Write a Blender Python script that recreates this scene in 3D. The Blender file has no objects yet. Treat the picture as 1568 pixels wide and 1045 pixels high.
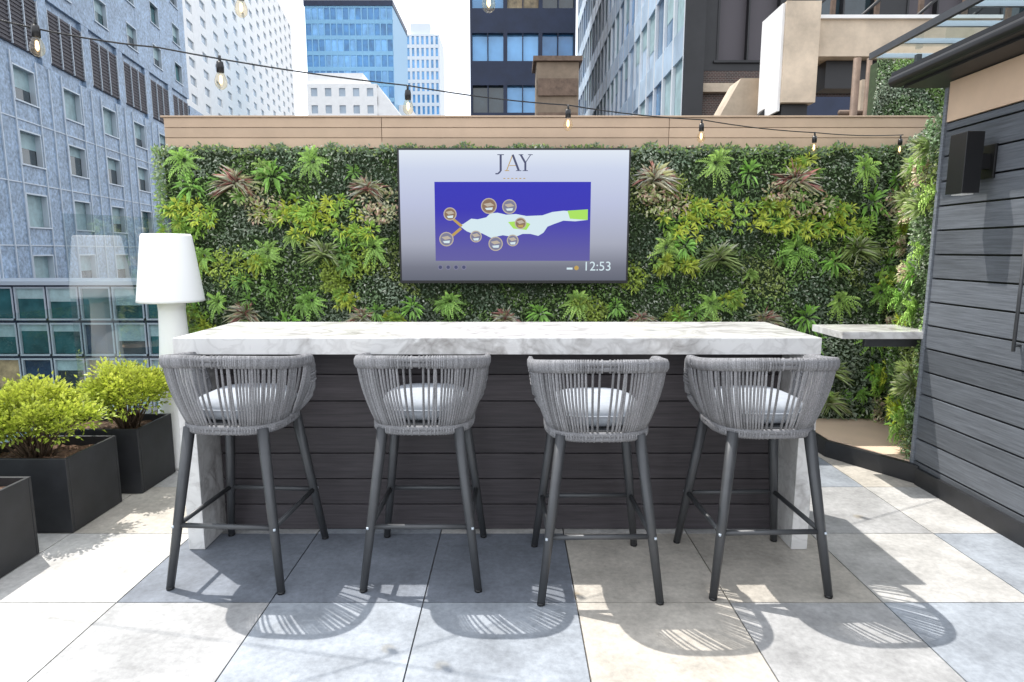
import bpy, math, random
import numpy as np
from mathutils import Vector, Matrix
random.seed(7); rng=np.random.default_rng(11)
scene=bpy.context.scene

# ---------------------------------------------------------------- materials
def nt(m): return m.node_tree.nodes, m.node_tree.links
def base_mat(name, col=(.5,.5,.5), rough=.6, metal=0.0, spec=.5, usecol=False,
             nscale=0, namt=.15, ndetail=4, stretch=(1,1,1), bump=0, bscale=None, bdist=.01, emis=None, estr=0, alpha=1, nscale2=0, namt2=.2):
    m=bpy.data.materials.new(name); m.use_nodes=True
    N,L=nt(m); p=N['Principled BSDF']
    p.inputs['Roughness'].default_value=rough; p.inputs['Metallic'].default_value=metal
    p.inputs['Specular IOR Level'].default_value=spec
    p.inputs['Alpha'].default_value=alpha
    c=N.new('ShaderNodeRGB'); c.outputs[0].default_value=(*col,1); out=c.outputs[0]
    if usecol:
        a=N.new('ShaderNodeAttribute'); a.attribute_name='Col'
        x=N.new('ShaderNodeMix'); x.data_type='RGBA'; x.blend_type='MULTIPLY'; x.inputs[0].default_value=1
        L.new(out,x.inputs[6]); L.new(a.outputs['Color'],x.inputs[7]); out=x.outputs[2]
    if nscale or bump:
        tc=N.new('ShaderNodeTexCoord'); mp=N.new('ShaderNodeMapping'); mp.inputs['Scale'].default_value=stretch
        L.new(tc.outputs['Object'],mp.inputs[0])
    for sc_,am_ in ((nscale,namt),(nscale2,namt2)):
        if not sc_: continue
        n=N.new('ShaderNodeTexNoise'); n.inputs['Scale'].default_value=sc_; n.inputs['Detail'].default_value=ndetail
        n.inputs['Roughness'].default_value=.65
        L.new(mp.outputs[0],n.inputs['Vector'])
        r=N.new('ShaderNodeMapRange'); r.inputs[1].default_value=.3; r.inputs[2].default_value=.7
        r.inputs[3].default_value=1-am_; r.inputs[4].default_value=1+am_
        L.new(n.outputs['Fac'],r.inputs[0])
        x=N.new('ShaderNodeMix'); x.data_type='RGBA'; x.blend_type='MULTIPLY'; x.inputs[0].default_value=1
        L.new(out,x.inputs[6]); L.new(r.outputs[0],x.inputs[7]); out=x.outputs[2]
    if bump:
        n2=N.new('ShaderNodeTexNoise'); n2.inputs['Scale'].default_value=bscale or nscale; n2.inputs['Detail'].default_value=5
        L.new(mp.outputs[0],n2.inputs['Vector'])
        b=N.new('ShaderNodeBump'); b.inputs['Strength'].default_value=bump; b.inputs['Distance'].default_value=bdist
        L.new(n2.outputs['Fac'],b.inputs['Height']); L.new(b.outputs[0],p.inputs['Normal'])
    L.new(out,p.inputs['Base Color'])
    if emis: p.inputs['Emission Color'].default_value=(*emis,1); p.inputs['Emission Strength'].default_value=estr
    return m

def leaf_mat(name):
    m=bpy.data.materials.new(name); m.use_nodes=True; N,L=nt(m); p=N['Principled BSDF']
    a=N.new('ShaderNodeAttribute'); a.attribute_name='Col'
    L.new(a.outputs['Color'],p.inputs['Base Color']); p.inputs['Roughness'].default_value=.45
    t=N.new('ShaderNodeBsdfTranslucent'); L.new(a.outputs['Color'],t.inputs[0])
    mx=N.new('ShaderNodeMixShader'); mx.inputs[0].default_value=.25
    L.new(p.outputs[0],mx.inputs[1]); L.new(t.outputs[0],mx.inputs[2]); L.new(mx.outputs[0],N['Material Output'].inputs[0])
    return m

def marble_mat(name):
    m=base_mat(name,(.82,.81,.79),.18); N,L=nt(m); p=N['Principled BSDF']
    tc=N.new('ShaderNodeTexCoord'); mp=N.new('ShaderNodeMapping'); mp.inputs['Scale'].default_value=(1,1.4,1.2); mp.inputs['Rotation'].default_value=(.3,.2,.5)
    L.new(tc.outputs['Object'],mp.inputs[0])
    def vein(scale,lo,dist):
        n=N.new('ShaderNodeTexNoise'); n.inputs['Scale'].default_value=scale; n.inputs['Detail'].default_value=8; n.inputs['Distortion'].default_value=dist
        L.new(mp.outputs[0],n.inputs['Vector'])
        s=N.new('ShaderNodeMath'); s.operation='SUBTRACT'; s.inputs[1].default_value=.5; L.new(n.outputs['Fac'],s.inputs[0])
        ab=N.new('ShaderNodeMath'); ab.operation='ABSOLUTE'; L.new(s.outputs[0],ab.inputs[0])
        r=N.new('ShaderNodeMapRange'); r.inputs[1].default_value=0; r.inputs[2].default_value=lo; r.inputs[3].default_value=1; r.inputs[4].default_value=0
        L.new(ab.outputs[0],r.inputs[0]); return r.outputs[0]
    v1=vein(3.0,.09,1.2); v2=vein(9,.07,.8)
    n=N.new('ShaderNodeTexNoise'); n.inputs['Scale'].default_value=2.4; n.inputs['Detail'].default_value=3; L.new(mp.outputs[0],n.inputs['Vector'])
    nr=N.new('ShaderNodeMapRange'); nr.inputs[1].default_value=.38; nr.inputs[2].default_value=.66; nr.inputs[4].default_value=.66; L.new(n.outputs['Fac'],nr.inputs[0])
    mm=N.new('ShaderNodeMath'); mm.operation='MULTIPLY'; L.new(v1,mm.inputs[0]); L.new(nr.outputs[0],mm.inputs[1])
    m3=N.new('ShaderNodeMath'); m3.operation='MULTIPLY'; m3.inputs[1].default_value=.2; L.new(v2,m3.inputs[0])
    ad=N.new('ShaderNodeMath'); ad.operation='ADD'; ad.use_clamp=True; L.new(mm.outputs[0],ad.inputs[0]); L.new(m3.outputs[0],ad.inputs[1])
    x=N.new('ShaderNodeMix'); x.data_type='RGBA'; x.inputs[6].default_value=(.74,.73,.715,1); x.inputs[7].default_value=(.26,.24,.225,1)
    L.new(ad.outputs[0],x.inputs[0]); L.new(x.outputs[2],p.inputs['Base Color'])
    return m

def glass_mat(name,col=(.8,.9,.9),r0=.05,r1=.6):
    m=bpy.data.materials.new(name); m.use_nodes=True; N,L=nt(m); N.remove(N['Principled BSDF'])
    a=N.new('ShaderNodeBsdfTransparent'); a.inputs[0].default_value=(*col,1)
    g=N.new('ShaderNodeBsdfGlossy'); g.inputs['Roughness'].default_value=.02
    f=N.new('ShaderNodeLayerWeight'); f.inputs[0].default_value=.5
    pw=N.new('ShaderNodeMath'); pw.operation='POWER'; pw.inputs[1].default_value=3.5; L.new(f.outputs['Facing'],pw.inputs[0])
    mr=N.new('ShaderNodeMapRange'); mr.inputs[3].default_value=r0; mr.inputs[4].default_value=r1; L.new(pw.outputs[0],mr.inputs[0])
    mx=N.new('ShaderNodeMixShader'); L.new(mr.outputs[0],mx.inputs[0]); L.new(a.outputs[0],mx.inputs[1]); L.new(g.outputs[0],mx.inputs[2])
    L.new(mx.outputs[0],N['Material Output'].inputs[0]); return m

M={}
M['tile']=base_mat('stone_tile',(.9,.9,.9),.55,usecol=True,nscale=4,namt=.28,ndetail=10,bump=.35,bscale=60,bdist=.004,nscale2=38,namt2=.18)
M['grout']=base_mat('grout',(.12,.115,.11),.9)
M['dkplank']=base_mat('dark_composite_plank',(.050,.044,.048),.6,usecol=True,nscale=6,namt=.35,stretch=(.6,8,14),bump=.3,bscale=10,bdist=.004)
M['gyplank']=base_mat('grey_composite_plank',(.105,.115,.13),.6,usecol=True,nscale=7,namt=.3,stretch=(8,.6,14),bump=.35,bscale=10,bdist=.004)
M['tan']=base_mat('tan_cladding',(.55,.40,.28),.65,usecol=True,nscale=3,namt=.08,bump=.1,bscale=30,bdist=.003)
M['marble']=marble_mat('white_marble')
M['charcoal']=base_mat('charcoal_metal',(.07,.073,.078),.42,.3,nscale=20,namt=.08)
M['rope']=base_mat('grey_rope',(.215,.215,.225),.85,usecol=True,nscale=200,namt=.3,ndetail=2,bump=.5,bscale=260,bdist=.002)
M['cushion']=base_mat('cushion_fabric',(.37,.40,.44),.9,nscale=30,namt=.1,bump=.2,bscale=250,bdist=.002)
M['black']=base_mat('black_plastic',(.012,.012,.013),.35)
M['planter']=base_mat('planter_black',(.018,.019,.022),.5,nscale=8,namt=.3)
M['soil']=base_mat('bark_soil',(.14,.08,.05),.95,nscale=40,namt=.6,bump=1,bscale=50,bdist=.02)
M['leaf']=leaf_mat('leaves')
M['backing']=base_mat('wall_backing',(.04,.065,.025),.9,nscale=20,namt=.3)
M['lampwhite']=base_mat('lamp_polyethylene',(.88,.88,.87),.5)
M['conc']=base_mat('concrete_tan',(.50,.41,.31),.8,usecol=True,nscale=2,namt=.25,ndetail=8,bump=.2,bscale=20)
M['whitep']=base_mat('white_panel',(.85,.84,.82),.6,nscale=2,namt=.04)
M['rust']=base_mat('rust_pipe',(.16,.11,.08),.7,.2,nscale=8,namt=.3)
M['glass']=glass_mat('clear_glass')
M['glass2']=glass_mat('screen_glass',(.84,.92,.93),.22,.7)
M['bulb']=glass_mat('bulb_glass',(1,.93,.8),.06,.5)
M['fil']=base_mat('filament',(1,.8,.5),.5,emis=(1,.72,.38),estr=3)
M['wood']=base_mat('stem_wood',(.12,.08,.05),.9)
M['b1wall']=base_mat('blue_panel_facade',(.28,.38,.51),.4,nscale=.9,namt=.25,ndetail=6,bump=.3,bscale=3,bdist=.05,nscale2=5,namt2=.5)
M['b1trim']=base_mat('aluminium_trim',(.52,.58,.64),.4,.3)
M['louv']=base_mat('louvre_grille',(.085,.075,.085),.6)
M['gdark']=base_mat('window_dark_glass',(.03,.05,.06),.06,0,.8,nscale=.7,namt=.5)
M['gteal']=base_mat('window_teal_glass',(.025,.11,.12),.12,0,.5,nscale=.5,namt=.6)
M['gblue']=base_mat('window_blue_glass',(.06,.22,.46),.08,.1,.8,nscale=.3,namt=.4)
M['gnavy']=base_mat('window_deep_blue_glass',(.02,.05,.10),.12,0,.6,nscale=.6,namt=.6)
M['gsky']=base_mat('window_sky_glass',(.16,.38,.66),.05,.2,.8,nscale=.2,namt=.4)
M['glight']=base_mat('window_pale_glass',(.50,.63,.76),.35,0,.6,nscale=.25,namt=.35)
M['gmid']=base_mat('window_mid_glass',(.20,.30,.42),.25,0,.6,nscale=.3,namt=.45)
M['blind']=base_mat('window_blind',(.36,.50,.52),.5,nscale=2,namt=.2)
M['warm']=base_mat('window_lit_interior',(.40,.30,.17),.4,nscale=1.5,namt=.6)
M['bwhite']=base_mat('white_brick_facade',(.84,.83,.81),.8,nscale=1,namt=.05)
M['bwin']=base_mat('far_window',(.38,.45,.52),.2,nscale=.1,namt=.3)
M['navy']=base_mat('navy_steel',(.016,.026,.06),.45,.2,nscale=1,namt=.2)
M['bsteel']=base_mat('black_steel',(.016,.016,.018),.5,nscale=1,namt=.3)
M['grid']=base_mat('tower_grid',(.20,.42,.62),.4)
M['gridw']=base_mat('tower_grid_white',(.72,.76,.8),.5)
M['street']=base_mat('asphalt',(.05,.05,.052),.9,nscale=2,namt=.2)
mb=base_mat('dark_brick',(.08,.045,.035),.85); N,L=nt(mb)
br=N.new('ShaderNodeTexBrick'); br.inputs['Color1'].default_value=(.09,.05,.04,1); br.inputs['Color2'].default_value=(.05,.035,.03,1); br.inputs['Mortar'].default_value=(.2,.19,.18,1)
br.inputs['Scale'].default_value=4; tc=N.new('ShaderNodeTexCoord'); mp=N.new('ShaderNodeMapping'); mp.inputs['Rotation'].default_value=(math.radians(90),0,0)
L.new(tc.outputs['Object'],mp.inputs[0]); L.new(mp.outputs[0],br.inputs['Vector']); L.new(br.outputs[0],N['Principled BSDF'].inputs['Base Color'])
M['brick']=mb

# ---------------------------------------------------------------- mesh builder
class B:
    def __init__(s): s.v=[];s.f=[];s.m=[];s.c=[];s.mats=[];s.sm=[]
    def mi(s,m):
        if m not in s.mats: s.mats.append(m)
        return s.mats.index(m)
    def add(s,vs,fs,m,col=(1,1,1),smooth=False):
        o=len(s.v); s.v+= [tuple(x) for x in vs]; s.c+=[col]*len(vs); k=s.mi(m)
        for f in fs: s.f.append([o+i for i in f]); s.m.append(k); s.sm.append(smooth)
    def hexa(s,p,m,col=(1,1,1)):
        s.add(p,[(0,3,2,1),(4,5,6,7),(0,1,5,4),(1,2,6,5),(2,3,7,6),(3,0,4,7)],m,col)
    def box(s,x0,x1,y0,y1,z0,z1,m,col=(1,1,1)):
        s.hexa([(x0,y0,z0),(x1,y0,z0),(x1,y1,z0),(x0,y1,z0),(x0,y0,z1),(x1,y0,z1),(x1,y1,z1),(x0,y1,z1)],m,col)
    def prism(s,poly,z0,z1,m,col=(1,1,1)):
        n=len(poly); vs=[(x,y,z0) for x,y in poly]+[(x,y,z1) for x,y in poly]
        fs=[tuple(range(n))[::-1],tuple(range(n,2*n))]+[(i,(i+1)%n,n+(i+1)%n,n+i) for i in range(n)]
        s.add(vs,fs,m,col)
    def prism_xz(s,poly,y0,y1,m,col=(1,1,1)):
        n=len(poly); vs=[(x,y0,z) for x,z in poly]+[(x,y1,z) for x,z in poly]
        fs=[tuple(range(n)),tuple(range(n,2*n))[::-1]]+[(i,n+i,n+(i+1)%n,(i+1)%n) for i in range(n)]
        s.add(vs,fs,m,col)
    def tube(s,pts,r,m,n=6,col=(1,1,1),closed=False,smooth=True,ry=None):
        pts=[Vector(p) for p in pts]; k=len(pts)
        rs=r if isinstance(r,(list,tuple)) else [r]*k
        vs=[]
        for i,p in enumerate(pts):
            if closed: d=pts[(i+1)%k]-pts[i-1]
            else: d=pts[min(i+1,k-1)]-pts[max(i-1,0)]
            d.normalize()
            up=Vector((0,0,1)) if abs(d.z)<.9 else Vector((0,1,0))
            a=d.cross(up).normalized(); b=a.cross(d).normalized()
            for j in range(n):
                t=2*math.pi*(j+.5)/n
                vs.append(p+a*math.cos(t)*rs[i]+b*math.sin(t)*(rs[i] if ry is None else ry))
        fs=[]
        for i in range(k if closed else k-1):
            i2=(i+1)%k
            for j in range(n):
                j2=(j+1)%n; fs.append((i*n+j,i*n+j2,i2*n+j2,i2*n+j))
        if not closed: fs+= [tuple(range(n))[::-1],tuple(range((k-1)*n,k*n))]
        s.add(vs,fs,m,col,smooth)
    def lathe(s,prof,c,m,n=24,sx=1,sy=1,smooth=True):
        vs=[];fs=[]
        for r,z in prof:
            for j in range(n):
                t=2*math.pi*j/n; vs.append((c[0]+r*sx*math.cos(t),c[1]+r*sy*math.sin(t),c[2]+z))
        for i in range(len(prof)-1):
            for j in range(n):
                j2=(j+1)%n; fs.append((i*n+j,i*n+j2,(i+1)*n+j2,(i+1)*n+j))
        s.add(vs,fs,m,smooth=smooth)
    def mesh(s,name):
        me=bpy.data.meshes.new(name); me.from_pydata(s.v,[],s.f)
        for m in s.mats: me.materials.append(M[m] if isinstance(m,str) else m)
        me.polygons.foreach_set('material_index',s.m); me.polygons.foreach_set('use_smooth',s.sm)
        a=me.color_attributes.new('Col','FLOAT_COLOR','POINT')
        a.data.foreach_set('color',np.array([(*c,1) for c in s.c],dtype=np.float32).ravel())
        me.update(); return me
    def obj(s,name,bevel=0,parent=None):
        o=bpy.data.objects.new(name,s.mesh(name)); scene.collection.objects.link(o)
        if parent: o.parent=parent
        if bevel:
            b=o.modifiers.new('bevel','BEVEL'); b.width=bevel; b.segments=2; b.limit_method='ANGLE'
        return o

class Leaves:
    def __init__(s): s.V=[];s.C=[]
    def add(s,P,D,Nn,Ln,W,C,droop=.15,fold=.25,mid=.45):
        P=np.asarray(P,float);D=np.asarray(D,float);Nn=np.asarray(Nn,float)
        n=len(P); Ln=np.broadcast_to(Ln,(n,))[:,None]; W=np.broadcast_to(W,(n,))[:,None]; C=np.broadcast_to(C,(n,3))
        D=D/np.linalg.norm(D,axis=1,keepdims=True)
        S=np.cross(D,Nn); S/= (np.linalg.norm(S,axis=1,keepdims=True)+1e-6); U=np.cross(S,D)
        m=P+D*Ln*mid; tip=P+D*Ln; tip[:,2]-=(Ln*droop)[:,0]
        l=m+S*W/2+U*W*fold; r=m-S*W/2+U*W*fold
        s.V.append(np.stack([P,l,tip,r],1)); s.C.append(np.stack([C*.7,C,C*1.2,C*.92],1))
    def obj(s,name,parent=None,extra=None):
        V=np.concatenate(s.V); C=np.clip(np.concatenate(s.C),0,.85); n=len(V)
        me=bpy.data.meshes.new(name); me.vertices.add(4*n); me.vertices.foreach_set('co',V.reshape(-1).astype(np.float32))
        idx=np.arange(n)[:,None]*4; tri=np.concatenate([idx+[0,1,2],idx+[0,2,3]],1).reshape(-1)
        me.loops.add(6*n); me.loops.foreach_set('vertex_index',tri.astype(np.int32))
        me.polygons.add(2*n); me.polygons.foreach_set('loop_start',np.arange(0,6*n,3,dtype=np.int32))
        me.polygons.foreach_set('loop_total',np.full(2*n,3,dtype=np.int32))
        me.materials.append(M['leaf'])
        a=me.color_attributes.new('Col','FLOAT_COLOR','POINT')
        cc=np.concatenate([C.reshape(-1,3),np.ones((4*n,1))],1); a.data.foreach_set('color',cc.ravel().astype(np.float32))
        me.update(calc_edges=True); me.validate()
        o=bpy.data.objects.new(name,me); scene.collection.objects.link(o)
        if parent: o.parent=parent
        return o
def empty(name):
    o=bpy.data.objects.new(name,None); scene.collection.objects.link(o); return o

# ---------------------------------------------------------------- ground / terrace
b=B(); b.add([(-900,-900,-16),(900,-900,-16),(900,1500,-16),(-900,1500,-16)],[(0,1,2,3)],'street'); b.obj('street_ground')
b=B(); b.box(-3.15,14,-6,14,-15.9,-.045,'conc'); b.obj('terrace_building')
b=B(); b.box(-3.1,13.9,-5.9,13.9,-.044,-.012,'grout')
T=.652
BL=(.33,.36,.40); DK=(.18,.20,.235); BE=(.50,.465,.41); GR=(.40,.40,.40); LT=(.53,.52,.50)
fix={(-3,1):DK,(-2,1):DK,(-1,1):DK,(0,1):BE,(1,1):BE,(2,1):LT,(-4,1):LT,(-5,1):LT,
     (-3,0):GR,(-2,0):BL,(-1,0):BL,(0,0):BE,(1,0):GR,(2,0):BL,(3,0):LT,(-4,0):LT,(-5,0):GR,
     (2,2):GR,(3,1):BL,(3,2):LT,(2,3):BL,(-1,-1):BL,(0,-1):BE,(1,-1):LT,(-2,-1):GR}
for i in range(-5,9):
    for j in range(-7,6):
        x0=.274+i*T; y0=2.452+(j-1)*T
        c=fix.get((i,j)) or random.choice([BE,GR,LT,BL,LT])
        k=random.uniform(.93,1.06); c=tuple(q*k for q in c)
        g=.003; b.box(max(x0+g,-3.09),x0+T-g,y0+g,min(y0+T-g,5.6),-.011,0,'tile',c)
b.obj('terrace_tile_floor')

# ---------------------------------------------------------------- bar counter
b=B()
X0,X1,Y0,Y1=-1.615,1.475,2.92,3.60
b.box(X0,X1,Y0,Y1,.99,1.07,'marble')
b.box(X0,X0+.08,Y0,Y1,0.002,.989,'marble'); b.box(X1-.08,X1,Y0,Y1,0.002,.989,'marble')
bar=empty('bar_counter'); b.obj('marble_top_and_legs',bevel=.003,parent=bar)
b=B(); z=.004
while z<.98:
    k=random.uniform(.75,1.3); z1=min(z+.136,.985)
    b.box(X0+.085,X1-.085,3.15,3.17,z,z1,'dkplank',(k,k*.98,k)); z+=.141
b.box(X0+.085,X1-.085,3.171,3.5,0.003,.985,'black')
b.obj('plank_front',bevel=.002,parent=bar)

# ---------------------------------------------------------------- stools
def se(a,bk,th,n=3.0):
    s,c=math.sin(th),math.cos(th)
    return (a*math.copysign(abs(s)**(2/n),s), -bk*math.copysign(abs(c)**(2/n),c))
def stool_mesh():
    b=B(); thm=math.radians(120); rnd=random.Random(3)
    def pt(th,t):
        e=1-(1-t)**1.7
        a=.214+.074*e; bk=.205+.065*e
        x,y=se(a,bk,th)
        q=abs(th)/thm; zt=1.035-.065*q*q
        if q>.86: zt-= .14*((q-.86)/.14)**1.6
        return Vector((x,y,.722+(zt-.722)*t))
    NS=78
    for i in range(NS):
        th=-thm+2*thm*(i+.5)/NS + rnd.uniform(-.008,.008)
        tw=rnd.uniform(-.03,.03); g=rnd.uniform(.75,1.25)
        b.tube([pt(th+tw*(t/6),t/6) for t in range(7)],.0052,'rope',5,(g,g,g))
    rim=[pt(-thm+2*thm*i/70,1) for i in range(71)]
    lowl=[pt(-thm,t/6) for t in range(6)]; lowr=[pt(thm,t/6) for t in range(5,-1,-1)]
    b.tube(lowl+rim+lowr,.0135,'rope',8,(1.0,1.0,1.0))
    rim2=[p+Vector((0,0,-.022)) for p in rim[3:-3]]
    b.tube(rim2,.0115,'rope',8,(.85,.85,.85))
    for i in range(150):
        th=-thm*.97+2*thm*.97*i/149; p=pt(th,1); d=(pt(th+.01,1)-p).normalized()
        g=rnd.uniform(.75,1.25); q=p+Vector((0,0,-.011))
        b.tube([q-d*.0035,q+d*.0035],.0155,'rope',8,(g,g,g),ry=.029)
    for zz,r in ((.722,.0135),(.704,.012)):
        b.tube([Vector((*se(.214,.205,2*math.pi*i/60),zz)) for i in range(60)],r,'rope',7,(.9,.9,.9),closed=True)
    for i in range(110):
        th=2*math.pi*i/110; p=Vector((*se(.214,.205,th),.713)); d=(Vector((*se(.214,.205,th+.01),.713))-p).normalized(); g=rnd.uniform(.7,1.15)
        b.tube([p-d*.0035,p+d*.0035],.0145,'rope',7,(g,g,g),ry=.023)
    n=48; pan=[se(.205,.2,2*math.pi*i/n) for i in range(n)]
    b.prism([(x,y) for x,y in pan],.69,.738,'charcoal')
    vs=[];fs=[]; prof=[(.86,0),(.97,.012),(1.0,.035),(.99,.062),(.93,.082),(.75,.097),(.4,.104),(.02,.106)]
    for r,z in prof:
        for i in range(n):
            x,y=se(.20*r,.205*r,2*math.pi*i/n); vs.append((x,y+.035,.74+z))
    for k in range(len(prof)-1):
        for i in range(n): fs.append((k*n+i,k*n+(i+1)%n,(k+1)*n+(i+1)%n,(k+1)*n+i))
    b.add(vs,fs,'cushion',smooth=True)
    b.tube([Vector((se(.201,.206,2*math.pi*i/60)[0],se(.201,.206,2*math.pi*i/60)[1]+.035,.79)) for i in range(60)],.004,'cushion',5,closed=True)
    ft={}
    for sx in (-1,1):
        for sy in (-1,1):
            top=Vector((sx*.165,sy*.17,.715)); bot=Vector((sx*.252,sy*.262,.008))
            b.tube([top,top.lerp(bot,.5),bot],[.025,.0215,.0170],'charcoal',8)
            b.tube([bot-Vector((0,0,.006)),bot+Vector((0,0,.004))],.0175,'black',8)
            ft[(sx,sy)]=top.lerp(bot,.61)
            b.tube([top+Vector((0,0,-.01)),top+Vector((-sx*.03,-sy*.03,0))],.02,'charcoal',6)
    for a,c in (((-1,-1),(1,-1)),((-1,1),(1,1)),((-1,-1),(-1,1)),((1,-1),(1,1))):
        b.tube([ft[a],ft[c]],.0115,'charcoal',6,ry=.0125)
    for k in ft.values():
        b.lathe([(0.001,-.005),(.006,-.005),(.006,.005),(.001,.005)],(k.x*1.05,k.y*1.08,k.z),'b1trim',8)
    return b.mesh('bar_stool')
sm=stool_mesh()
for i,(x,y,r) in enumerate([(-1.24,2.80,-4),(-.40,2.80,0),(.37,2.70,1),(1.105,2.745,2)]):
    o=bpy.data.objects.new('bar_stool',sm); scene.collection.objects.link(o)
    o.location=(x,y,0); o.rotation_euler=(0,0,math.radians(r))

# ---------------------------------------------------------------- back wall with living wall
b=B()
b.box(-2.66,3.25,5.0,5.25,0.001,2.26,'tan')
for z0,z1 in ((2.262,2.335),(2.339,2.41),(2.414,2.485)):
    for xa,xb in ((-2.66,-1.0),(-.996,1.2),(1.204,3.25)):
        k=random.uniform(.92,1.08); b.box(xa,xb,4.93,5.25,z0,z1,'tan',(k,k,k))
b.box(-2.68,3.27,4.92,5.27,2.487,2.5,'tan',(.9,.9,.9))
b.box(-2.66,2.2,4.93,4.998,0.001,.11,'tan')
b.obj('tan_back_wall',bevel=.002)
lw=empty('living_green_wall')
b=B(); b.box(-2.69,3.14,4.95,4.998,.112,2.258,'backing')
b.hexa([(3.10,4.95,.13),(2.66,3.86,.13),(2.74,3.86,.13),(3.18,4.95,.13),(3.10,4.95,2.3),(2.66,3.86,2.3),(2.74,3.86,2.3),(3.18,4.95,2.3)],'backing')
b.obj('backing_panel',parent=lw)
LV=Leaves()
def depth(x,z): return .045+.022*np.sin(x*7.1+z*3)+.02*np.sin(z*9.3-x*4.2)+.012*np.sin(x*23)*np.sin(z*19)
class Frame:
    def __init__(s,o,ux,n): s.o=np.array(o,float); s.u=np.array(ux,float)/np.linalg.norm(ux); s.n=np.array(n,float)/np.linalg.norm(n); s.z=np.array([0,0,1.])
    def P(s,a,z,d): a=np.atleast_1d(a);z=np.atleast_1d(z);d=np.atleast_1d(d); return s.o+a[:,None]*s.u+z[:,None]*s.z+d[:,None]*s.n
    def D(s,a,z,d): return np.asarray(a)[:,None]*s.u+np.asarray(z)[:,None]*s.z+np.asarray(d)[:,None]*s.n
F1=Frame((0,4.95,0),(1,0,0),(0,-1,0))
F2=Frame((2.66,3.86,0),(.44,1.09,0),(-1.09,.44,0))
cols=np.array([(.22,.33,.15),(.27,.43,.13),(.38,.47,.33),(.22,.31,.19),(.50,.62,.20)])
def carpet(F,a0,a1,z0,z1,n,bright=1.0,scale=1.0):
    a=rng.uniform(a0,a1,n); z=rng.uniform(z0,z1,n); d=depth(a,z)*rng.uniform(.3,1.25,n)
    ca=np.floor((a+.13*np.sin(z*6))*3.1); cz=np.floor((z+.1*np.sin(a*7))*3.3)
    h=(np.abs(np.sin(ca*12.9898+cz*78.233)*43758.5)%1)
    base=cols[(h*4.5).astype(int)]
    C=base*rng.uniform(.45,1.5,(n,1))*bright*(.65+.35*np.clip(d/.08,0,1))[:,None]  # depth factor paints shade into leaf colour, deeper leaves darker
    sp=rng.random(n)<.15; C[sp]=np.array([.66,.71,.56])*rng.uniform(.6,1.2,(sp.sum(),1))
    th=rng.uniform(0,2*np.pi,n)
    D=F.D(np.cos(th),np.sin(th)+.2,rng.uniform(.2,1.2,n)); Nn=F.D(rng.normal(0,.4,n),rng.normal(1.0,.4,n),np.ones(n))
    LV.add(F.P(a,z,d),D,Nn,rng.uniform(.02,.036,n)*scale,rng.uniform(.010,.02,n)*scale,C)
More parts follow.
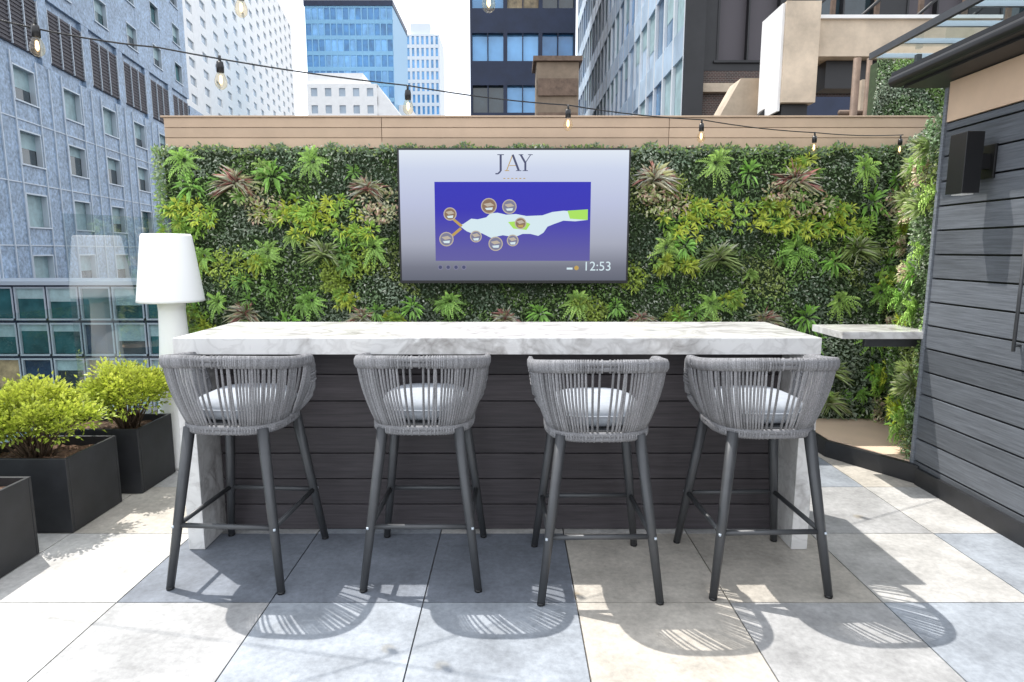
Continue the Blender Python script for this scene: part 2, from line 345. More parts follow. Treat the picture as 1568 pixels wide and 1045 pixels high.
def rosette(F,a,z,R,kind,k=1.0):
    d0=float(depth(np.array([a]),np.array([z]))[0])+.015
    if kind=='fern':
        nf=15; g=rng.random(); col=(np.array([.30,.58,.11])*(1-g)+np.array([.46,.66,.16])*g)*k
        for i in range(nf):
            th=2*np.pi*i/nf+rng.normal(0,.2); L=R*rng.uniform(.6,1.15); nl=9
            t=np.linspace(.12,1,nl); out=d0+.07*np.sin(t*2.2)*rng.uniform(.4,1.4)
            aa=a+np.cos(th)*L*t; zz=z+np.sin(th)*L*t-.3*L*t*t
            P=F.P(aa,zz,out); fc_=rng.uniform(.7,1.25)
            for sd in (-1,1):
                dd=th+sd*(1.0-.5*t); n=nl
                LV.add(P,F.D(np.cos(dd),np.sin(dd),.15*np.ones(n)),F.D(np.zeros(n),.7*np.ones(n),np.ones(n)),.04*(1.15-t*.8)*R/.14,.013,col*fc_*rng.uniform(.75,1.3,(n,1)))
    elif kind=='broad':
        n=36; th=rng.uniform(0,2*np.pi,n); rr=R*rng.uniform(.0,.5,n); col=np.array([.30,.57,.11])*k
        LV.add(F.P(a+np.cos(th)*rr,z+np.sin(th)*rr,d0+rng.uniform(0,.05,n)),F.D(np.cos(th),np.sin(th)+.1,rng.uniform(.2,.8,n)),F.D(np.zeros(n),.8*np.ones(n),np.ones(n)),R*rng.uniform(.5,.9,n),R*.17,col*rng.uniform(.6,1.35,(n,1)),droop=.25)
    elif kind in('spike','spikeg'):
        n=125; th=rng.uniform(-.5,np.pi+.5,n) ; 
        pal=np.array([(.85,.79,.58),(.64,.32,.28),(.82,.84,.64),(.64,.66,.36)]) if kind=='spike' else np.array([(.56,.68,.28),(.42,.56,.2),(.76,.82,.54),(.5,.64,.24)])
        C=pal[rng.integers(0,4,n)]*rng.uniform(.75,1.2,(n,1))*k
        LV.add(F.P(a+rng.normal(0,.015,n),z+rng.normal(0,.015,n),d0+rng.uniform(0,.03,n)),F.D(np.cos(th),np.sin(th),rng.uniform(.2,1.2,n)),F.D(rng.normal(0,.5,n),rng.normal(.6,.5,n),np.ones(n)),R*rng.uniform(.7,1.25,n),.009,C,droop=.3,mid=.4)
    elif kind=='croton':
        n=160; th=rng.uniform(0,2*np.pi,n); rr=R*np.sqrt(rng.random(n))*rng.uniform(.7,1.3,n)
        pal=np.array([(.84,.82,.50),(.80,.81,.48),(.80,.64,.42),(.54,.64,.24),(.70,.46,.36)])
        LV.add(F.P(a+np.cos(th)*rr*1.35,z+np.sin(th)*rr*.8,d0+rng.uniform(0,.06,n)),F.D(np.cos(th*3),np.sin(th*3)+.3,rng.uniform(.3,1,n)),F.D(rng.normal(0,.3,n),.9*np.ones(n),np.ones(n)),rng.uniform(.028,.05,n),rng.uniform(.014,.022,n),pal[rng.integers(0,5,n)]*rng.uniform(.75,1.15,(n,1))*k)
    elif kind=='yellow':
        for q in range(15):
            th=rng.uniform(0,2*np.pi); r=R*rng.uniform(0,1.1); ca,cz=a+np.cos(th)*r*1.4,z+np.sin(th)*r*.8
            n=13; t2=rng.uniform(0,2*np.pi,n); col=np.array([.64,.74,.10]) if rng.random()<.5 else np.array([.40,.63,.11])
            LV.add(F.P(ca+np.cos(t2)*.012,cz+np.sin(t2)*.012,d0+rng.uniform(0,.07)+np.zeros(n)),F.D(np.cos(t2),np.sin(t2)+.3,rng.uniform(.3,.9,n)),F.D(np.zeros(n),.7*np.ones(n),np.ones(n)),rng.uniform(.04,.07,n),.016,col*rng.uniform(.7,1.2,(n,1))*k)
    elif kind=='box':
        n=360; th=rng.uniform(0,2*np.pi,n); rr=R*np.sqrt(rng.random(n))*rng.uniform(.7,1.3,n); col=np.array([.53,.69,.12])
        LV.add(F.P(a+np.cos(th)*rr,z+np.sin(th)*rr,d0+rng.uniform(-.02,.05,n)),F.D(np.cos(th*5),np.sin(th*5),rng.uniform(.3,1,n)),F.D(np.zeros(n),.7*np.ones(n),np.ones(n)),.026,.015,col*rng.uniform(.45,1.2,(n,1))*k)
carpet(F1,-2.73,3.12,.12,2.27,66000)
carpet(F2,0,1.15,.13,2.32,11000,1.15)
n=2800; a=rng.uniform(-2.73,3.1,n); th=rng.uniform(.2,2.9,n)
LV.add(F1.P(a,rng.uniform(2.21,2.26,n)+.015*np.sin(a*13)+.012*np.sin(a*31),rng.uniform(0,.09,n)),F1.D(np.cos(th),np.sin(th),rng.uniform(0,.5,n)),F1.D(np.zeros(n),np.zeros(n),np.ones(n)),rng.uniform(.02,.045,n),.014,cols[rng.integers(0,5,n)]*rng.uniform(.6,1.2,(n,1)))
n=1500; z=rng.uniform(.15,2.25,n); th=rng.uniform(1.6,4.2,n)
LV.add(F1.P(-2.70+rng.uniform(-.03,.03,n),z,rng.uniform(-.03,.09,n)),F1.D(np.cos(th),np.sin(th),rng.uniform(0,.5,n)),F1.D(np.zeros(n),np.zeros(n),np.ones(n)),rng.uniform(.02,.05,n),.015,cols[rng.integers(0,5,n)]*rng.uniform(.8,1.3,(n,1)))
TVb=(-.92,.94,1.19,2.28)
def inTV(a,z,m=.06): return TVb[0]-m<a<TVb[1]+m and TVb[2]-m<z<TVb[3]+m
S=[('spike',-2.09,2.02,.17),('spike',-1.07,1.96,.16),('spike',1.09,2.05,.17),('spike',2.15,1.98,.17),('spike',-2.06,1.0,.16),('spike',-1.18,.98,.12),('spike',-.07,.93,.13),('spike',1.01,.93,.13),('spike',2.0,.95,.14),('spike',3.0,1.9,.12),
 ('spikeg',-1.48,1.44,.19),('spikeg',1.66,1.43,.18),('spikeg',2.7,1.45,.18),('spikeg',-2.05,.88,.12),('spikeg',2.55,.55,.16),('spikeg',2.6,.3,.14),
 ('croton',-1.98,1.87,.12),('croton',-1.84,1.78,.10),('croton',-1.04,1.87,.11),('croton',-1.0,1.76,.09),('croton',1.19,1.85,.12),('croton',1.07,1.95,.09),('croton',2.28,1.83,.13),('croton',2.05,1.93,.09),('croton',2.95,1.8,.10),
 ('fern',-2.5,2.14,.14),('fern',-1.5,2.12,.15),('fern',1.59,2.10,.15),('fern',2.68,2.10,.15),('broad',-1.81,2.05,.15),('broad',-2.45,1.98,.12),('broad',1.8,2.05,.1),('fern',-1.88,1.47,.16),('fern',-2.39,1.45,.12),('fern',-1.02,1.5,.13),('fern',1.21,1.51,.15),('fern',2.22,1.48,.15),('broad',1.35,1.5,.12),
 ('fern',-1.58,1.1,.14),('fern',-.52,1.05,.13),('fern',.48,1.07,.13),('fern',1.57,1.08,.14),('fern',2.55,1.08,.14),('broad',-.8,1.02,.12),('broad',.25,.98,.12),('broad',.8,1.05,.1),('broad',-1.8,.92,.12),('broad',2.3,.95,.13),('broad',1.35,.95,.1),
 ('yellow',-2.55,1.8,.13),('yellow',-2.38,1.7,.14),('yellow',-2.6,1.66,.12),('yellow',-1.78,1.74,.13),('yellow',-1.62,1.80,.13),('yellow',-1.55,1.68,.15),('yellow',-1.35,1.78,.14),('yellow',-1.2,1.62,.13),('yellow',1.3,1.68,.12),('yellow',1.44,1.76,.14),('yellow',1.62,1.72,.15),('yellow',1.9,1.74,.14),('yellow',2.1,1.64,.13),('yellow',2.5,1.78,.15),('yellow',2.66,1.66,.14),('yellow',2.4,1.66,.12),
 ('box',-2.24,1.36,.15),('box',-2.6,1.55,.12),('box',-1.2,1.36,.13),('box',1.0,1.28,.11),('broad',2.78,1.85,.13),('broad',2.5,1.4,.12),('broad',3.0,1.55,.12),('fern',2.9,1.15,.13),('fern',2.85,.8,.14),('broad',2.4,.75,.13),('fern',2.45,.4,.12),('broad',2.9,.5,.12),('yellow',2.98,1.3,.09),('broad',-2.55,1.15,.12),('fern',-2.3,1.1,.12)]
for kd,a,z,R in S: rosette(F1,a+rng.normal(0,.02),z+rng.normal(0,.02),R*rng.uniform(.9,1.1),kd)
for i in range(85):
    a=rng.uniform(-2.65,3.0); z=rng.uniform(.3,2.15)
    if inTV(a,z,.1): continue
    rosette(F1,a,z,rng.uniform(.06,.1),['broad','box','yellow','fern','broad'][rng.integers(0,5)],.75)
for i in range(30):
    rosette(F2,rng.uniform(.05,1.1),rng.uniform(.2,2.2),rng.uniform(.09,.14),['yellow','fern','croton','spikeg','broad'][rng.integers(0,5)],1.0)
V=np.concatenate(LV.V); C=np.concatenate(LV.C)
c=V.mean(1); bad=(c[:,0]>-.86)&(c[:,0]<.89)&(c[:,2]>1.24)&(c[:,2]<2.23)&(c[:,1]<5)&(c[:,1]>4.5)
LV.V=[V[~bad]]; LV.C=[C[~bad]]
LV.obj('wall_foliage',parent=lw)

# ---------------------------------------------------------------- TV
tv=empty('wall_television')
b=B(); cx,cz,w,h=.015,1.735,1.74,1.0; yf=4.77
x0,x1,z0,z1=cx-w/2,cx+w/2,cz-h/2,cz+h/2
b.box(x0,x1,yf+.004,yf+.05,z0,z1,'black'); b.box(x0+.3,x1-.3,yf+.051,4.95,z0+.2,z1-.2,'black')
e=.013
b.box(x0,x1,yf-.004,yf+.003,z1-e,z1,'black'); b.box(x0,x1,yf-.004,yf+.003,z0,z0+e*1.6,'black')
b.box(x0,x0+e,yf-.003,yf+.003,z0+e*1.6+.001,z1-e-.001,'black'); b.box(x1-e,x1,yf-.003,yf+.003,z0+e*1.6+.001,z1-e-.001,'black')
b.obj('tv_body',parent=tv)
def emat(name,col,s=1.0):
    m=base_mat(name,(.005,.005,.005),.3,spec=.12,emis=col,estr=s); return m
def grad(m,stops,axis=2):
    N,L=nt(m); p=N['Principled BSDF']
    tc=N.new('ShaderNodeTexCoord'); sx=N.new('ShaderNodeSeparateXYZ'); L.new(tc.outputs['Object'],sx.inputs[0])
    mr=N.new('ShaderNodeMapRange'); mr.inputs[1].default_value=z0; mr.inputs[2].default_value=z1; L.new(sx.outputs[axis],mr.inputs[0])
    r=N.new('ShaderNodeValToRGB'); r.color_ramp.elements[0].position=0; r.color_ramp.elements[0].color=(*stops[0][1],1)
    r.color_ramp.elements[1].position=1; r.color_ramp.elements[1].color=(*stops[-1][1],1)
    for pos,cc in stops[1:-1]:
        q=r.color_ramp.elements.new(pos); q.color=(*cc,1)
    L.new(mr.outputs[0],r.inputs[0]); L.new(r.outputs[0],p.inputs['Emission Color'])
ms=emat('tv_picture_and_reflection',(1,1,1))
grad(ms,[(0,(.11,.12,.16)),(.12,(.17,.18,.23)),(.3,(.38,.40,.49)),(.6,(.50,.54,.72)),(.85,(.60,.66,.82)),(1,(.76,.82,.90))])  # pale picture with screen reflection and vignette painted in as vertical gradient
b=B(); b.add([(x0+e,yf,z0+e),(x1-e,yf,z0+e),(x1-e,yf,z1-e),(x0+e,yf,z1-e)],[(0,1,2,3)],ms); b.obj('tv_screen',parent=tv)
sc=w/350.
def q(u,v): return (cx+(u-787)*sc, cz-(v-330)*h/203.)
b=B()
mblue=emat('screen_blue',(.03,.035,.33)); grad(mblue,[(0,(.14,.13,.32)),(.25,(.11,.10,.36)),(.55,(.04,.035,.45)),(1,(.03,.035,.50))])
mwh=emat('screen_white',(.66,.80,.86)); mgr=emat('screen_lime',(.40,.75,.12)); mbr=emat('screen_brown',(.25,.16,.11)); mbe=emat('screen_beige',(.5,.44,.36)); mtx=emat('screen_text_blue',(.07,.08,.16)); mgo=emat('screen_gold',(.50,.34,.10)); mgy=emat('screen_grey',(.2,.2,.3))
def poly(pts,y,m): 
    P=[q(*p_) for p_ in pts]; b.add([(x,y,z) for x,z in P],[tuple(range(len(P)))],m)
poly([(667,278),(903,278),(903,397),(667,397)][::-1],yf-.0010,mblue)
poly([(703,343),(710,341),(722,333),(732,334),(745,331),(751,325),(762,324),(775,327),(790,326),(806,329),(830,328),(845,323),(862,321),(880,322),(899,320),(898,335),(880,337),(862,336),(848,341),(838,345),(832,354),(824,359),(812,356),(800,356),(788,361),(770,358),(752,362),(738,355),(725,356),(715,352)][::-1],yf-.0020,mwh)
poly([(868,321),(899,319),(899,335),(872,333)][::-1],yf-.0026,mgr); poly([(778,338),(800,336),(812,341),(806,350),(786,348)][::-1],yf-.0026,mgr)
poly([(690,332),(693,330),(709,343),(706,346)][::-1],yf-.0026,mgo); poly([(688,360),(691,363),(708,349),(705,346)][::-1],yf-.0026,mgo)
def circ(u,v,r_,y,m): poly([(u+r_*math.cos(-2*math.pi*i/20),v+r_*math.sin(-2*math.pi*i/20)) for i in range(20)],y,m)
for (u,v,r_) in [(690,326,10),(749,314,12),(780,315,11),(684,364,11),(729,360,9),(759,371,11),(785,366,9),(797,340,9)]:
    circ(u,v,r_,yf-.0032,mbe); circ(u,v,r_-1.6,yf-.0038,mbr if random.random()<.5 else mgy); 
    poly([(u-r_*.7,v-3),(u+r_*.2,v-5),(u+r_*.7,v-1),(u-r_*.2,v+1)][::-1],yf-.0044,mbe); poly([(u-r_*.5,v+3),(u+r_*.5,v+2),(u+r_*.4,v+6),(u-r_*.3,v+6)][::-1],yf-.0044,mwh if random.random()<.5 else mgo)
def stroke(p1,p2,wd,m=mtx): 
    dx,dy=p2[0]-p1[0],p2[1]-p1[1]; l=math.hypot(dx,dy); nx,ny=-dy/l*wd/2,dx/l*wd/2
    poly([(p1[0]+nx,p1[1]+ny),(p2[0]+nx,p2[1]+ny),(p2[0]-nx,p2[1]-ny),(p1[0]-nx,p1[1]-ny)],yf-.001-.0002*random.random()*4,m)
stroke((767,238),(767,262),3.2);stroke((767,262),(763,266),2.4);stroke((763,266),(759,266),2);stroke((762,238),(772,238),1.2)
stroke((785,238),(776,261),1.3,mgo);stroke((785,238),(794,261),3.2);stroke((780,254),(791,254),1.0,mgo);stroke((773,261.5),(780,261.5),1.1,mgo);stroke((790,261.5),(798,261.5),1.1)
stroke((797,238),(804,250),3.0);stroke((812,238),(804,250),1.2);stroke((804,249),(804,261),3.0);stroke((794,238),(801,238),1.1);stroke((808,238),(815,238),1.1);stroke((800,261.5),(808,261.5),1.1)
for i in range(6): stroke((771+i*6,273),(774+i*6,273),1.2,mgo)
for i in range(4): circ(674+i*12,407,4,yf-.001,mgy); circ(674+i*12,407,2.6,yf-.0015,mtx)
circ(883,408,3.5,yf-.001,mgo); stroke((868,409),(877,409),3,mwh)
stroke((777,429),(797,429),2,mgy)
b.obj('screen_graphics',parent=tv)
fc=bpy.data.curves.new('clock_digits','FONT'); fc.body='12:53'; fc.size=.098; fo=bpy.data.objects.new('clock_digits',fc); scene.collection.objects.link(fo)
xx,zz=q(893,412); fo.location=(xx,yf-.002,zz); fo.rotation_euler=(math.pi/2,0,0); fc.materials.append(mwh); fo.parent=tv

# ---------------------------------------------------------------- right side
b=B(); z=.0
pv=empty('clad_pavilion')
while z<2.235:
    z1=min(z+.142,2.235); 
    k=random.uniform(.8,1.2); b.box(2.60,2.62,-1,3.86,z+.002,z1-.005,'gyplank',(k,k,k)); z+=.146
b.box(2.621,2.75,-1,3.84,0.001,2.6,'black')
b.box(2.588,2.64,3.861,3.885,0.001,2.44,'gyplank',(1.6,1.6,1.6))
b.box(2.598,2.62,-1,3.86,2.24,2.47,'tan',(1.25,1.25,1.25))
b.box(2.752,4.5,-1,3.84,0.001,2.6,'gyplank')
b.obj('siding_wall',bevel=.0015,parent=pv)
b=B()
b.box(2.42,4.6,-1,4.02,2.475,2.50,'bsteel'); b.box(2.36,2.419,-1,4.06,2.49,2.575,'bsteel')
b.box(2.42,4.6,-1,4.04,2.501,2.60,'black')
b.tube([(2.37,4.05,2.52),(2.37,-1,2.52)],.032,'bsteel',10)
b.obj('dark_eave_gutter',parent=pv)
b=B()
for y in np.arange(1.4,4.31,.29): b.box(2.38,3.35,y,y+.02,2.735,2.765,'b1trim')
for x in (2.36,3.36): b.box(x,x+.024,1.38,4.33,2.73,2.77,'charcoal')
b.add([(2.385,1.41,2.748),(3.36,1.41,2.748),(3.36,4.3,2.748),(2.385,4.3,2.748)],[(0,1,2,3)],'glass')
for y in (1.6,2.9,4.2): b.box(2.60,2.63,y,y+.03,2.6,2.73,'charcoal'); b.box(3.2,3.23,y,y+.03,2.6,2.73,'charcoal')
b.obj('glass_roof_awning')
b=B(); b.tube([(2.565,3.135,.97),(2.565,3.135,1.60)],.009,'charcoal',8)
for z in (1.0,1.57): b.tube([(2.565,3.135,z),(2.60,3.135,z)],.007,'charcoal',8)
b.obj('door_pull_handle')
b=B(); b.box(2.42,2.515,3.42,3.55,1.79,2.11,'black'); b.box(2.516,2.598,3.46,3.51,1.92,2.0,'black'); b.box(2.585,2.599,3.43,3.54,1.87,2.05,'black'); b.box(2.44,2.50,3.44,3.53,1.783,1.789,'lampwhite')
b.obj('wall_sconce_light',bevel=.002)
b=B(); b.prism([(2.27,4.34),(2.592,3.80),(2.70,3.87),(3.12,4.93),(2.27,4.93)],.002,.12,'planter')
b.prism([(2.30,4.36),(2.60,3.87),(2.68,3.91),(3.08,4.92),(2.30,4.92)],.121,.127,'tan',(1.35,1.4,1.5)); b.obj('raised_platform')
b=B(); b.box(2.575,2.599,-1,3.80,.001,.11,'planter'); b.obj('wall_base_kerb')
b=B(); b.box(2.08,2.66,3.87,4.27,.93,.975,'marble'); b.box(2.3,2.68,4.0,4.03,.86,.929,'charcoal'); b.obj('marble_wall_shelf',bevel=.002)

# ---------------------------------------------------------------- white floor lamp
b=B(); c=(-2.32,4.22,.002)
b.lathe([(.001,1.59),(.146,1.59),(.155,1.575),(.207,1.155),(.211,1.14),(.20,1.135),(.12,1.14),(.088,1.14),(.084,1.07),(.092,.87),(.112,.58),(.14,.3),(.17,.02),(.168,0),(.001,0)],c,'lampwhite',40)
b.obj('white_floor_lamp')

# ---------------------------------------------------------------- planters with shrubs
def shrub(cx,cy,cz,rx,ry,rz,n,seed):
    r=np.random.default_rng(seed); lv=Leaves()
    K=54; ph=r.uniform(0,2*np.pi,K); el=np.arccos(r.uniform(-.25,1,K)); rad=r.uniform(.5,1.15,K)
    cen=np.stack([cx+rx*rad*np.sin(el)*np.cos(ph),cy+ry*rad*np.sin(el)*np.sin(ph),cz+rz*.5+rz*.5*rad*np.cos(el)],1)
    bb=B()
    for k in range(K):
        m=n//K; br_=r.uniform(.75,1.2)
        off=r.normal(0,.032,(m,3)); P=cen[k]+off
        D=off+np.array([0,0,.035])+ (cen[k]-np.array([cx,cy,cz+.05]))*.12; D+=1e-4
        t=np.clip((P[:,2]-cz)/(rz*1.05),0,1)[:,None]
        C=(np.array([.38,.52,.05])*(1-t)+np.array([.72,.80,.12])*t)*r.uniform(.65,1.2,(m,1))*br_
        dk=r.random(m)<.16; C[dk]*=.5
        lv.add(P,D,r.normal(0,.5,(m,3))+[0,0,1],r.uniform(.02,.036,m),r.uniform(.012,.019,m),C)
        base=Vector((cx+r.normal(0,.02),cy+r.normal(0,.02),cz-.12)); e=Vector(cen[k])
        bb.tube([base,base.lerp(e,.5)+Vector((0,0,.02)),e],[.006,.004,.002],'wood',4)
    return lv,bb
def planter(name,x0,x1,y0,y1,h,seed,sh):
    par=empty(name); b=B(); t=.018
    b.box(x0,x1,y0,y0+t,.003,h,'planter'); b.box(x0,x1,y1-t,y1,.003,h,'planter')
    b.box(x0,x0+t,y0+t+.001,y1-t-.001,.003,h-.001,'planter'); b.box(x1-t,x1,y0+t+.001,y1-t-.001,.003,h-.001,'planter')
    b.obj('planter_box',bevel=.003,parent=par)
    b=B(); n=14
    vs=[(x0+t+(x1-x0-2*t)*i/n,y0+t+(y1-y0-2*t)*j/n,h-.05+random.uniform(-.01,.012)) for j in range(n+1) for i in range(n+1)]
    b.add(vs,[(j*(n+1)+i,j*(n+1)+i+1,(j+1)*(n+1)+i+1,(j+1)*(n+1)+i) for j in range(n) for i in range(n)],'soil'); b.obj('soil',parent=par)
    lv,bb=shrub(*sh,seed=seed); lv.obj('shrub_leaves',parent=par); bb.obj('shrub_stems',parent=par)
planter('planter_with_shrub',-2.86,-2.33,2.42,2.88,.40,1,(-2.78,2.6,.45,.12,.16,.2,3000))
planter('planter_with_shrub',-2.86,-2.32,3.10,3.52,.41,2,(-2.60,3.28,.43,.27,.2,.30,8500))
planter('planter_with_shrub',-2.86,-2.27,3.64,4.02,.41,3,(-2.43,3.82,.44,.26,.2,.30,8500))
b=B(); b.box(-3.14,-2.98,-4,5.2,.001,.16,'charcoal'); 
for y in np.arange(-3.9,5.0,1.5): b.add([(-3.06,y,.161),(-3.06,y+1.47,.161),(-3.06,y+1.47,1.1),(-3.06,y,1.1)],[(0,1,2,3)],'glass')
b.obj('glass_balustrade')
b=B(); b.add([(-2.90,4.07,.02),(-2.45,4.86,.02),(-2.45,4.86,1.72),(-2.90,4.07,1.72)],[(0,1,2,3)],'glass2')
b.obj('glass_wind_screen')

# ---------------------------------------------------------------- string lights
def strand(name,P,bul):
    b=B(); P=[Vector(p) for p in P]
    pts=[]
    for i in range(len(P)-1):
        for k in range(8): 
            t=k/8; q_=P[i].lerp(P[i+1],t); q_.z-=.03*4*t*(1-t)*.4; pts.append(q_)
    pts.append(P[-1]); b.tube(pts,.0035,'black',5)
    for (x,y,z) in bul:
        b.tube([(x,y,z+.002),(x,y,z-.03)],.006,'black',6); b.lathe([(.001,0),(.013,-.001),(.016,-.02),(.015,-.045),(.001,-.046)],(x,y,z-.022),'black',12)
        b.lathe([(.013,0),(.018,-.010),(.024,-.026),(.026,-.04),(.023,-.056),(.012,-.067),(.001,-.070)],(x,y,z-.068),'bulb',14)
        b.lathe([(.001,0),(.006,-.005),(.008,-.03),(.001,-.04)],(x,y,z-.078),'fil',6)
    b.obj(name)
P=[(-2.9,2.05,2.50),(-1.94,2.5,2.345),(-1.47,2.72,2.315),(-.51,3.18,2.28),(.31,3.57,2.275),(1.17,3.98,2.28),(2.07,4.4,2.28),(2.93,4.82,2.34)]
strand('string_light',P,[(-1.83,2.53,2.36),(-1.26,2.82,2.31),(-.51,3.18,2.28),(.31,3.57,2.275),(1.17,3.98,2.28),(2.07,4.4,2.28),(2.90,4.80,2.33)])
strand('string_light',[(-2.9,3.2,2.8),(-1.15,2.81,2.60),(-.09,2.56,2.53),(1.6,2.2,2.62)],[(-1.15,2.81,2.60),(-.09,2.56,2.53)])

# ---------------------------------------------------------------- buildings
def facade(b,ox,oy,ang,side,z0,ns,sh,nc,pitch,ww,wh,sill,wall,glass,dep=.22,mull=0,weights=None,core=2.0,wallsp=None,seed=1,trim=None):
    r=random.Random(seed); dx,dy=math.cos(ang),math.sin(ang); nx,ny=(-dy*side,dx*side)
    W=nc*pitch
    def loc(s,n,z): return (ox+dx*s+nx*n,oy+dy*s+ny*n,z)
    def lb(s0,s1,n0,n1,a,c,m): b.hexa([loc(s0,n1,a),loc(s1,n1,a),loc(s1,n0,a),loc(s0,n0,a),loc(s0,n1,c),loc(s1,n1,c),loc(s1,n0,c),loc(s0,n0,c)],m)
    H=ns*sh
    lb(0,W,-core,-dep-.02,z0,z0+H,wall)
    for k in range(ns):
        zb=z0+k*sh
        lb(0,W,-dep-.01,-.01,zb+.001,zb+sill,wallsp or wall)
        if sill+wh<sh-.01: lb(0,W,-dep-.01,-.01,zb+sill+wh,zb+sh,wallsp or wall)
        for c in range(nc):
            s0=c*pitch+(pitch-ww)/2
            g=r.choices(glass,weights)[0]
            a=zb+sill; t=zb+sill+wh
            b.add([loc(s0,-dep,a),loc(s0+ww,-dep,a),loc(s0+ww,-dep,t),loc(s0,-dep,t)],[(0,1,2,3)],g)
            if 'blind' in glass and g!='blind' and r.random()<.6:
                hh=a+wh*r.uniform(.3,.75); b.add([loc(s0,-dep+.015,hh),loc(s0+ww,-dep+.015,hh),loc(s0+ww,-dep+.015,t),loc(s0,-dep+.015,t)],[(0,1,2,3)],'blind')
            if trim:
                lb(s0,s0+.07,-dep+.02,.03,a,t,trim); lb(s0+ww-.07,s0+ww,-dep+.02,.03,a,t,trim); lb(s0,s0+ww,-dep+.02,.035,t-.07,t+.01,trim); lb(s0-.1,s0+ww+.1,-dep+.02,.08,a-.08,a,trim)
            for q_ in range(mull):
                sm_=s0+ww*(q_+1)/(mull+1); lb(sm_-.03,sm_+.03,-dep+.01,-.03,a,t,trim or wall)
    for c in range(nc+1):
        pw=(pitch-ww); s0=c*pitch-pw/2; s1=s0+pw
        lb(max(0,s0),min(W,s1),-dep-.008,0,z0+.002,z0+H-.002,wall)
    return loc,lb
ang=math.atan2(1,-.168)
b=B()
oy=21-2.4; ox=-21-.168*oy
loc,lb=facade(b,ox,oy,ang,-1,-1.5,4,3.42,9,5.08,2.1,1.85,.9,'b1wall',['gdark','blind','warm','gteal'],.3,0,[6,4,1,2],12,seed=4,trim='b1trim')
for k in range(10):
    s=k*5.08
    for ds in (0,1.35,3.73):
        lb(s+ds-.035,s+ds+.035,0.002,.07,-1.5,12.1,'b1trim')
for z_ in (1.75,5.17,8.59): lb(0,9*5.08,.001,.04,z_,z_+.06,'b1trim')
lb(0,9*5.08,-12,-.2,12.18,16.2,'b1wall')
for c in range(9):
    lb(c*5.08+.5,c*5.08+4.6,-.199,-.08,12.6,15.7,'louv')
    for q_ in range(4): lb(c*5.08+.5+q_*1.35,c*5.08+.56+q_*1.35,-.079,.02,12.6,15.7,'b1trim')
    for q_ in range(14): lb(c*5.08+.57,c*5.08+4.54,-.079,-.03,12.65+q_*.22,12.72+q_*.22,'louv')
    lb(c*5.08-.45,c*5.08+.49,-.199,0,12.19,16.19,'b1wall')
facade(b,ox,oy,ang,-1,16.21,7,3.4,9,5.08,1.9,1.7,.9,'b1wall',['gdark','blind','gteal'],.25,0,None,12,seed=5,trim='b1trim')
e0=loc(9*5.08,0,0)
facade(b,e0[0],e0[1],ang,-1,-1.5,5,3.42,7,5.08,2.0,1.75,.95,'b1wall',['gdark','blind'],.25,0,None,12,seed=6,trim='b1trim')
b.obj('blue_panelled_office_building')
b=B(); facade(b,-33,29.5,0,-1,-15.6,9,1.72,12,1.55,1.47,1.5,.12,'navy',['gteal','gnavy','gteal','gdark','warm','blind'],.12,0,[6,4,3,3,.8,1.6],3,seed=7,trim='b1trim')
b.box(-33,-14.4,29.3,33,-.12,.06,'b1trim'); b.obj('teal_glass_podium_building')
b=B(); oy=112; ox=-40-.168*oy
facade(b,ox,oy,ang,-1,-15,29,3.35,15,8.6,3.6,1.6,.9,'bwhite',['bwin'],.3,0,None,20,seed=8); b.obj('white_apartment_building')
b=B(); facade(b,-41,130,0,-1,-15,15,3.3,5,2.8,1.3,1.6,.9,'bwhite',['bwin'],.3,0,None,14,seed=9)
b.box(-41,-30,131,143,34.5,36.8,'bwhite'); b.prism_xz([(-27,-15),(-22,-15),(-22,28),(-27,34.4)],130.3,140,'bwhite'); b.obj('white_low_building')
b=B(); facade(b,-47,150,0,-1,-15,21,3.4,14,1.42,1.15,2.5,.5,'grid',['gblue','gsky','gblue'],.15,0,None,20,seed=10)
b.box(-47.2,-27,149.8,170,56.4,57.6,'navy')
b.box(-27.1,-24.6,155,175,-15,36,'bwhite'); b.obj('blue_glass_tower')
b=B(); facade(b,-33.8,200,0,-1,-15,24,3.4,8,1.45,.75,2.4,.5,'gridw',['gsky'],.3,0,None,14,seed=11)
b.box(-31,-25,201,212,66.6,70,'gridw'); b.obj('slender_white_tower')
b=B(); facade(b,-2.55,40,0,-1,-14.6,16,3.03,3,2.14,1.9,1.62,.3,'navy',['gsky','gdark','gblue','warm'],.35,1,[4,2,3,1],14,seed=21); b.obj('navy_office_building')
b=B(); facade(b,6.2,62.1,-math.pi/2,-1,-15,15,3.4,24,1.6,1.42,2.35,.75,'gridw',['glight','gsky','glight','gmid','blind'],.12,0,[6,2,3,4,1],.6,wallsp='glight',seed=14)
b.obj('glass_curtain_wall_building')
b=B(); facade(b,6.9,23.9,0,-1,8.0,7,4.2,5,3.4,2.3,3.2,.35,'bsteel',['gdark','gdark','louv'],.3,1,None,12,seed=15,trim='bsteel')
b.box(6.21,6.89,23.45,23.69,-15,37,'bsteel'); b.box(6.81,6.89,23.7,35,-15,37,'bsteel')
b.box(6.9,24,23.85,36,-15,7.98,'brick'); b.box(6.9,24,23.6,23.84,7.2,7.5,'conc'); b.box(8.2,24,23.5,23.83,6.2,7.0,'navy')
b.obj('black_steel_building')
b=B(); b.box(.75,2.05,20,21.2,-15,7.2,'conc',(.45,.42,.4)); b.box(.65,2.15,19.9,21.3,7.21,7.35,'rust'); 
for z in (5.2,6.2): b.box(.8,2.0,19.93,19.99,z,z+.5,'rust')
b.obj('rooftop_bulkhead')
b=B()
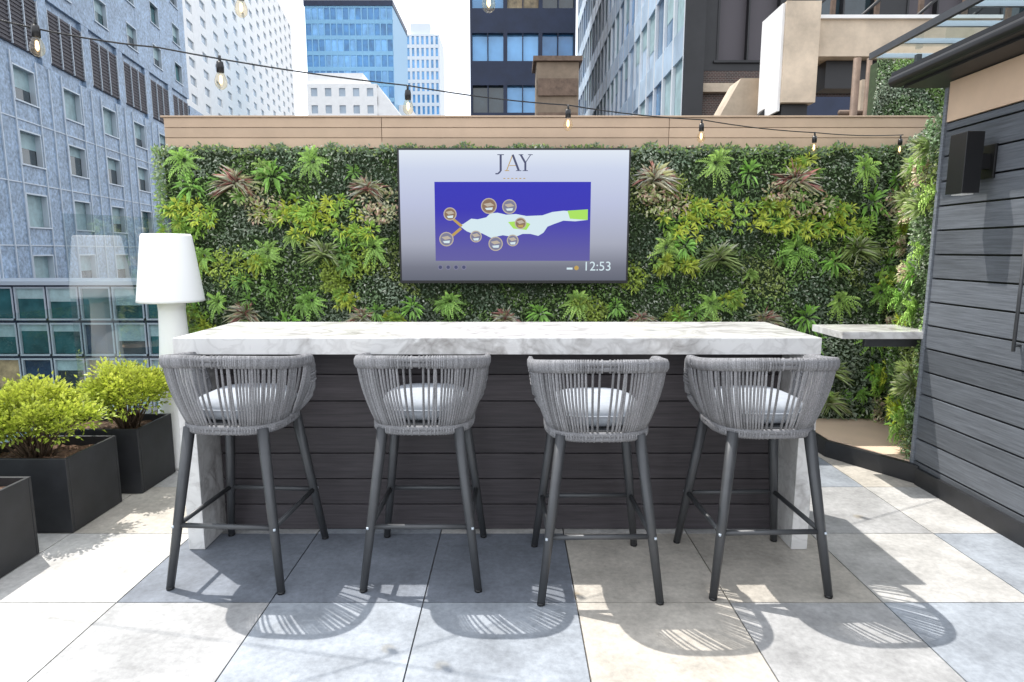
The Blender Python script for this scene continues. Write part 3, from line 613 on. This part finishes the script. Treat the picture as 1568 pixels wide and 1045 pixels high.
b.box(4.06,4.099,9.92,10.7,3.6,5.15,'whitep'); b.box(4.10,4.62,9.88,10.75,3.72,5.17,'conc',(1.25,1.25,1.25)); b.box(4.15,4.55,9.98,10.7,0,3.71,'bsteel')
b.box(4.63,7.4,10.0,10.6,4.42,4.95,'conc',(1.15,1.15,1.15)); b.box(4.9,7.4,10.2,10.5,4.0,4.41,'bsteel'); b.box(4.63,7.4,9.95,10.62,4.951,5.0,'whitep')
b.prism_xz([(3.2,2.0),(3.2,3.15),(3.85,4.35),(4.2,4.35),(4.2,2.0)],10.95,11.5,'conc')
b.prism_xz([(3.3,2.9),(3.45,2.9),(4.25,3.7),(4.25,3.95)],10.4,10.6,'bsteel')
b.box(5.0,5.75,9.3,9.5,0,3.9,'conc'); 
for x,r_ in ((4.75,.05),(4.92,.035),(5.3,.03),(5.72,.05)): b.tube([(x,9.0,0.01),(x,9.0,4.1)],r_,'rust',10)
for z in (2.9,3.4): b.tube([(4.6,9.1,z),(6.0,9.1,z)],.04,'rust',8)
b.tube([(4.7,8.9,2.6),(5.4,8.9,3.9)],.03,'whitep',8)
b.box(3.2,12,12.5,12.8,0,3.3,'conc')
b.obj('concrete_rooftop_structure')
b=B()
for x in np.arange(5.0,10,.8): b.box(x,x+.07,12.0,12.07,4.9,8.2,'rust')
for z in (5.4,6.3,7.2,8.1): b.box(5,10,11.95,12.0,z,z+.07,'rust')
for i in range(5): b.tube([(5+i,11.9,5.4),(6+i,11.9,6.3)],.03,'bsteel',6)
b.obj('steel_fire_escape')
hg=empty('hedge_panel'); b=B(); b.box(3.95,4.95,7.05,7.2,0.001,3.5,'backing'); b.obj('backing',parent=hg)
LV2=Leaves(); LV=LV2; carpet(Frame((0,7.05,0),(1,0,0),(0,-1,0)),3.92,4.97,2.3,3.55,12000,1.1,1.2); LV2.obj('leaves',parent=hg)

# ---------------------------------------------------------------- light & world
sv=Vector((-.375,.32,1.04)).normalized()
sun=bpy.data.lights.new('sun','SUN'); sun.energy=5.0; sun.angle=math.radians(.5); sun.color=(1,.96,.9)
so=bpy.data.objects.new('sun',sun); scene.collection.objects.link(so); so.rotation_euler=sv.to_track_quat('Z','Y').to_euler()
w=bpy.data.worlds.new('World'); scene.world=w; w.use_nodes=True; N,L=w.node_tree.nodes,w.node_tree.links
bg=N['Background']; sky=N.new('ShaderNodeTexSky'); sky.sky_type='NISHITA'; sky.sun_disc=False
sky.sun_elevation=math.asin(sv.z); sky.sun_rotation=math.atan2(sv.x,sv.y); sky.air_density=1.2; sky.dust_density=2.5
tc=N.new('ShaderNodeTexCoord'); n=N.new('ShaderNodeTexNoise'); n.inputs['Scale'].default_value=2.5; n.inputs['Detail'].default_value=6
L.new(tc.outputs['Generated'],n.inputs['Vector'])
r=N.new('ShaderNodeMapRange'); r.inputs[1].default_value=.3;r.inputs[2].default_value=.65;r.inputs[3].default_value=.55;r.inputs[4].default_value=.95
L.new(n.outputs['Fac'],r.inputs[0])
mx=N.new('ShaderNodeMix'); mx.data_type='RGBA'; L.new(r.outputs[0],mx.inputs[0]); L.new(sky.outputs[0],mx.inputs[6]); mx.inputs[7].default_value=(14,14.6,15.6,1)
L.new(mx.outputs[2],bg.inputs[0]); bg.inputs[1].default_value=.145
cam=bpy.data.cameras.new('camera'); cam.sensor_width=36; cam.lens=36*950/1568; cam.clip_end=3000; cam.clip_start=.05
co=bpy.data.objects.new('camera',cam); scene.collection.objects.link(co); co.location=(0,0,1.48); co.rotation_euler=(math.radians(90-8.27),0,0)
scene.camera=co
scene.view_settings.view_transform='Standard'; scene.view_settings.look='None'; scene.view_settings.exposure=0
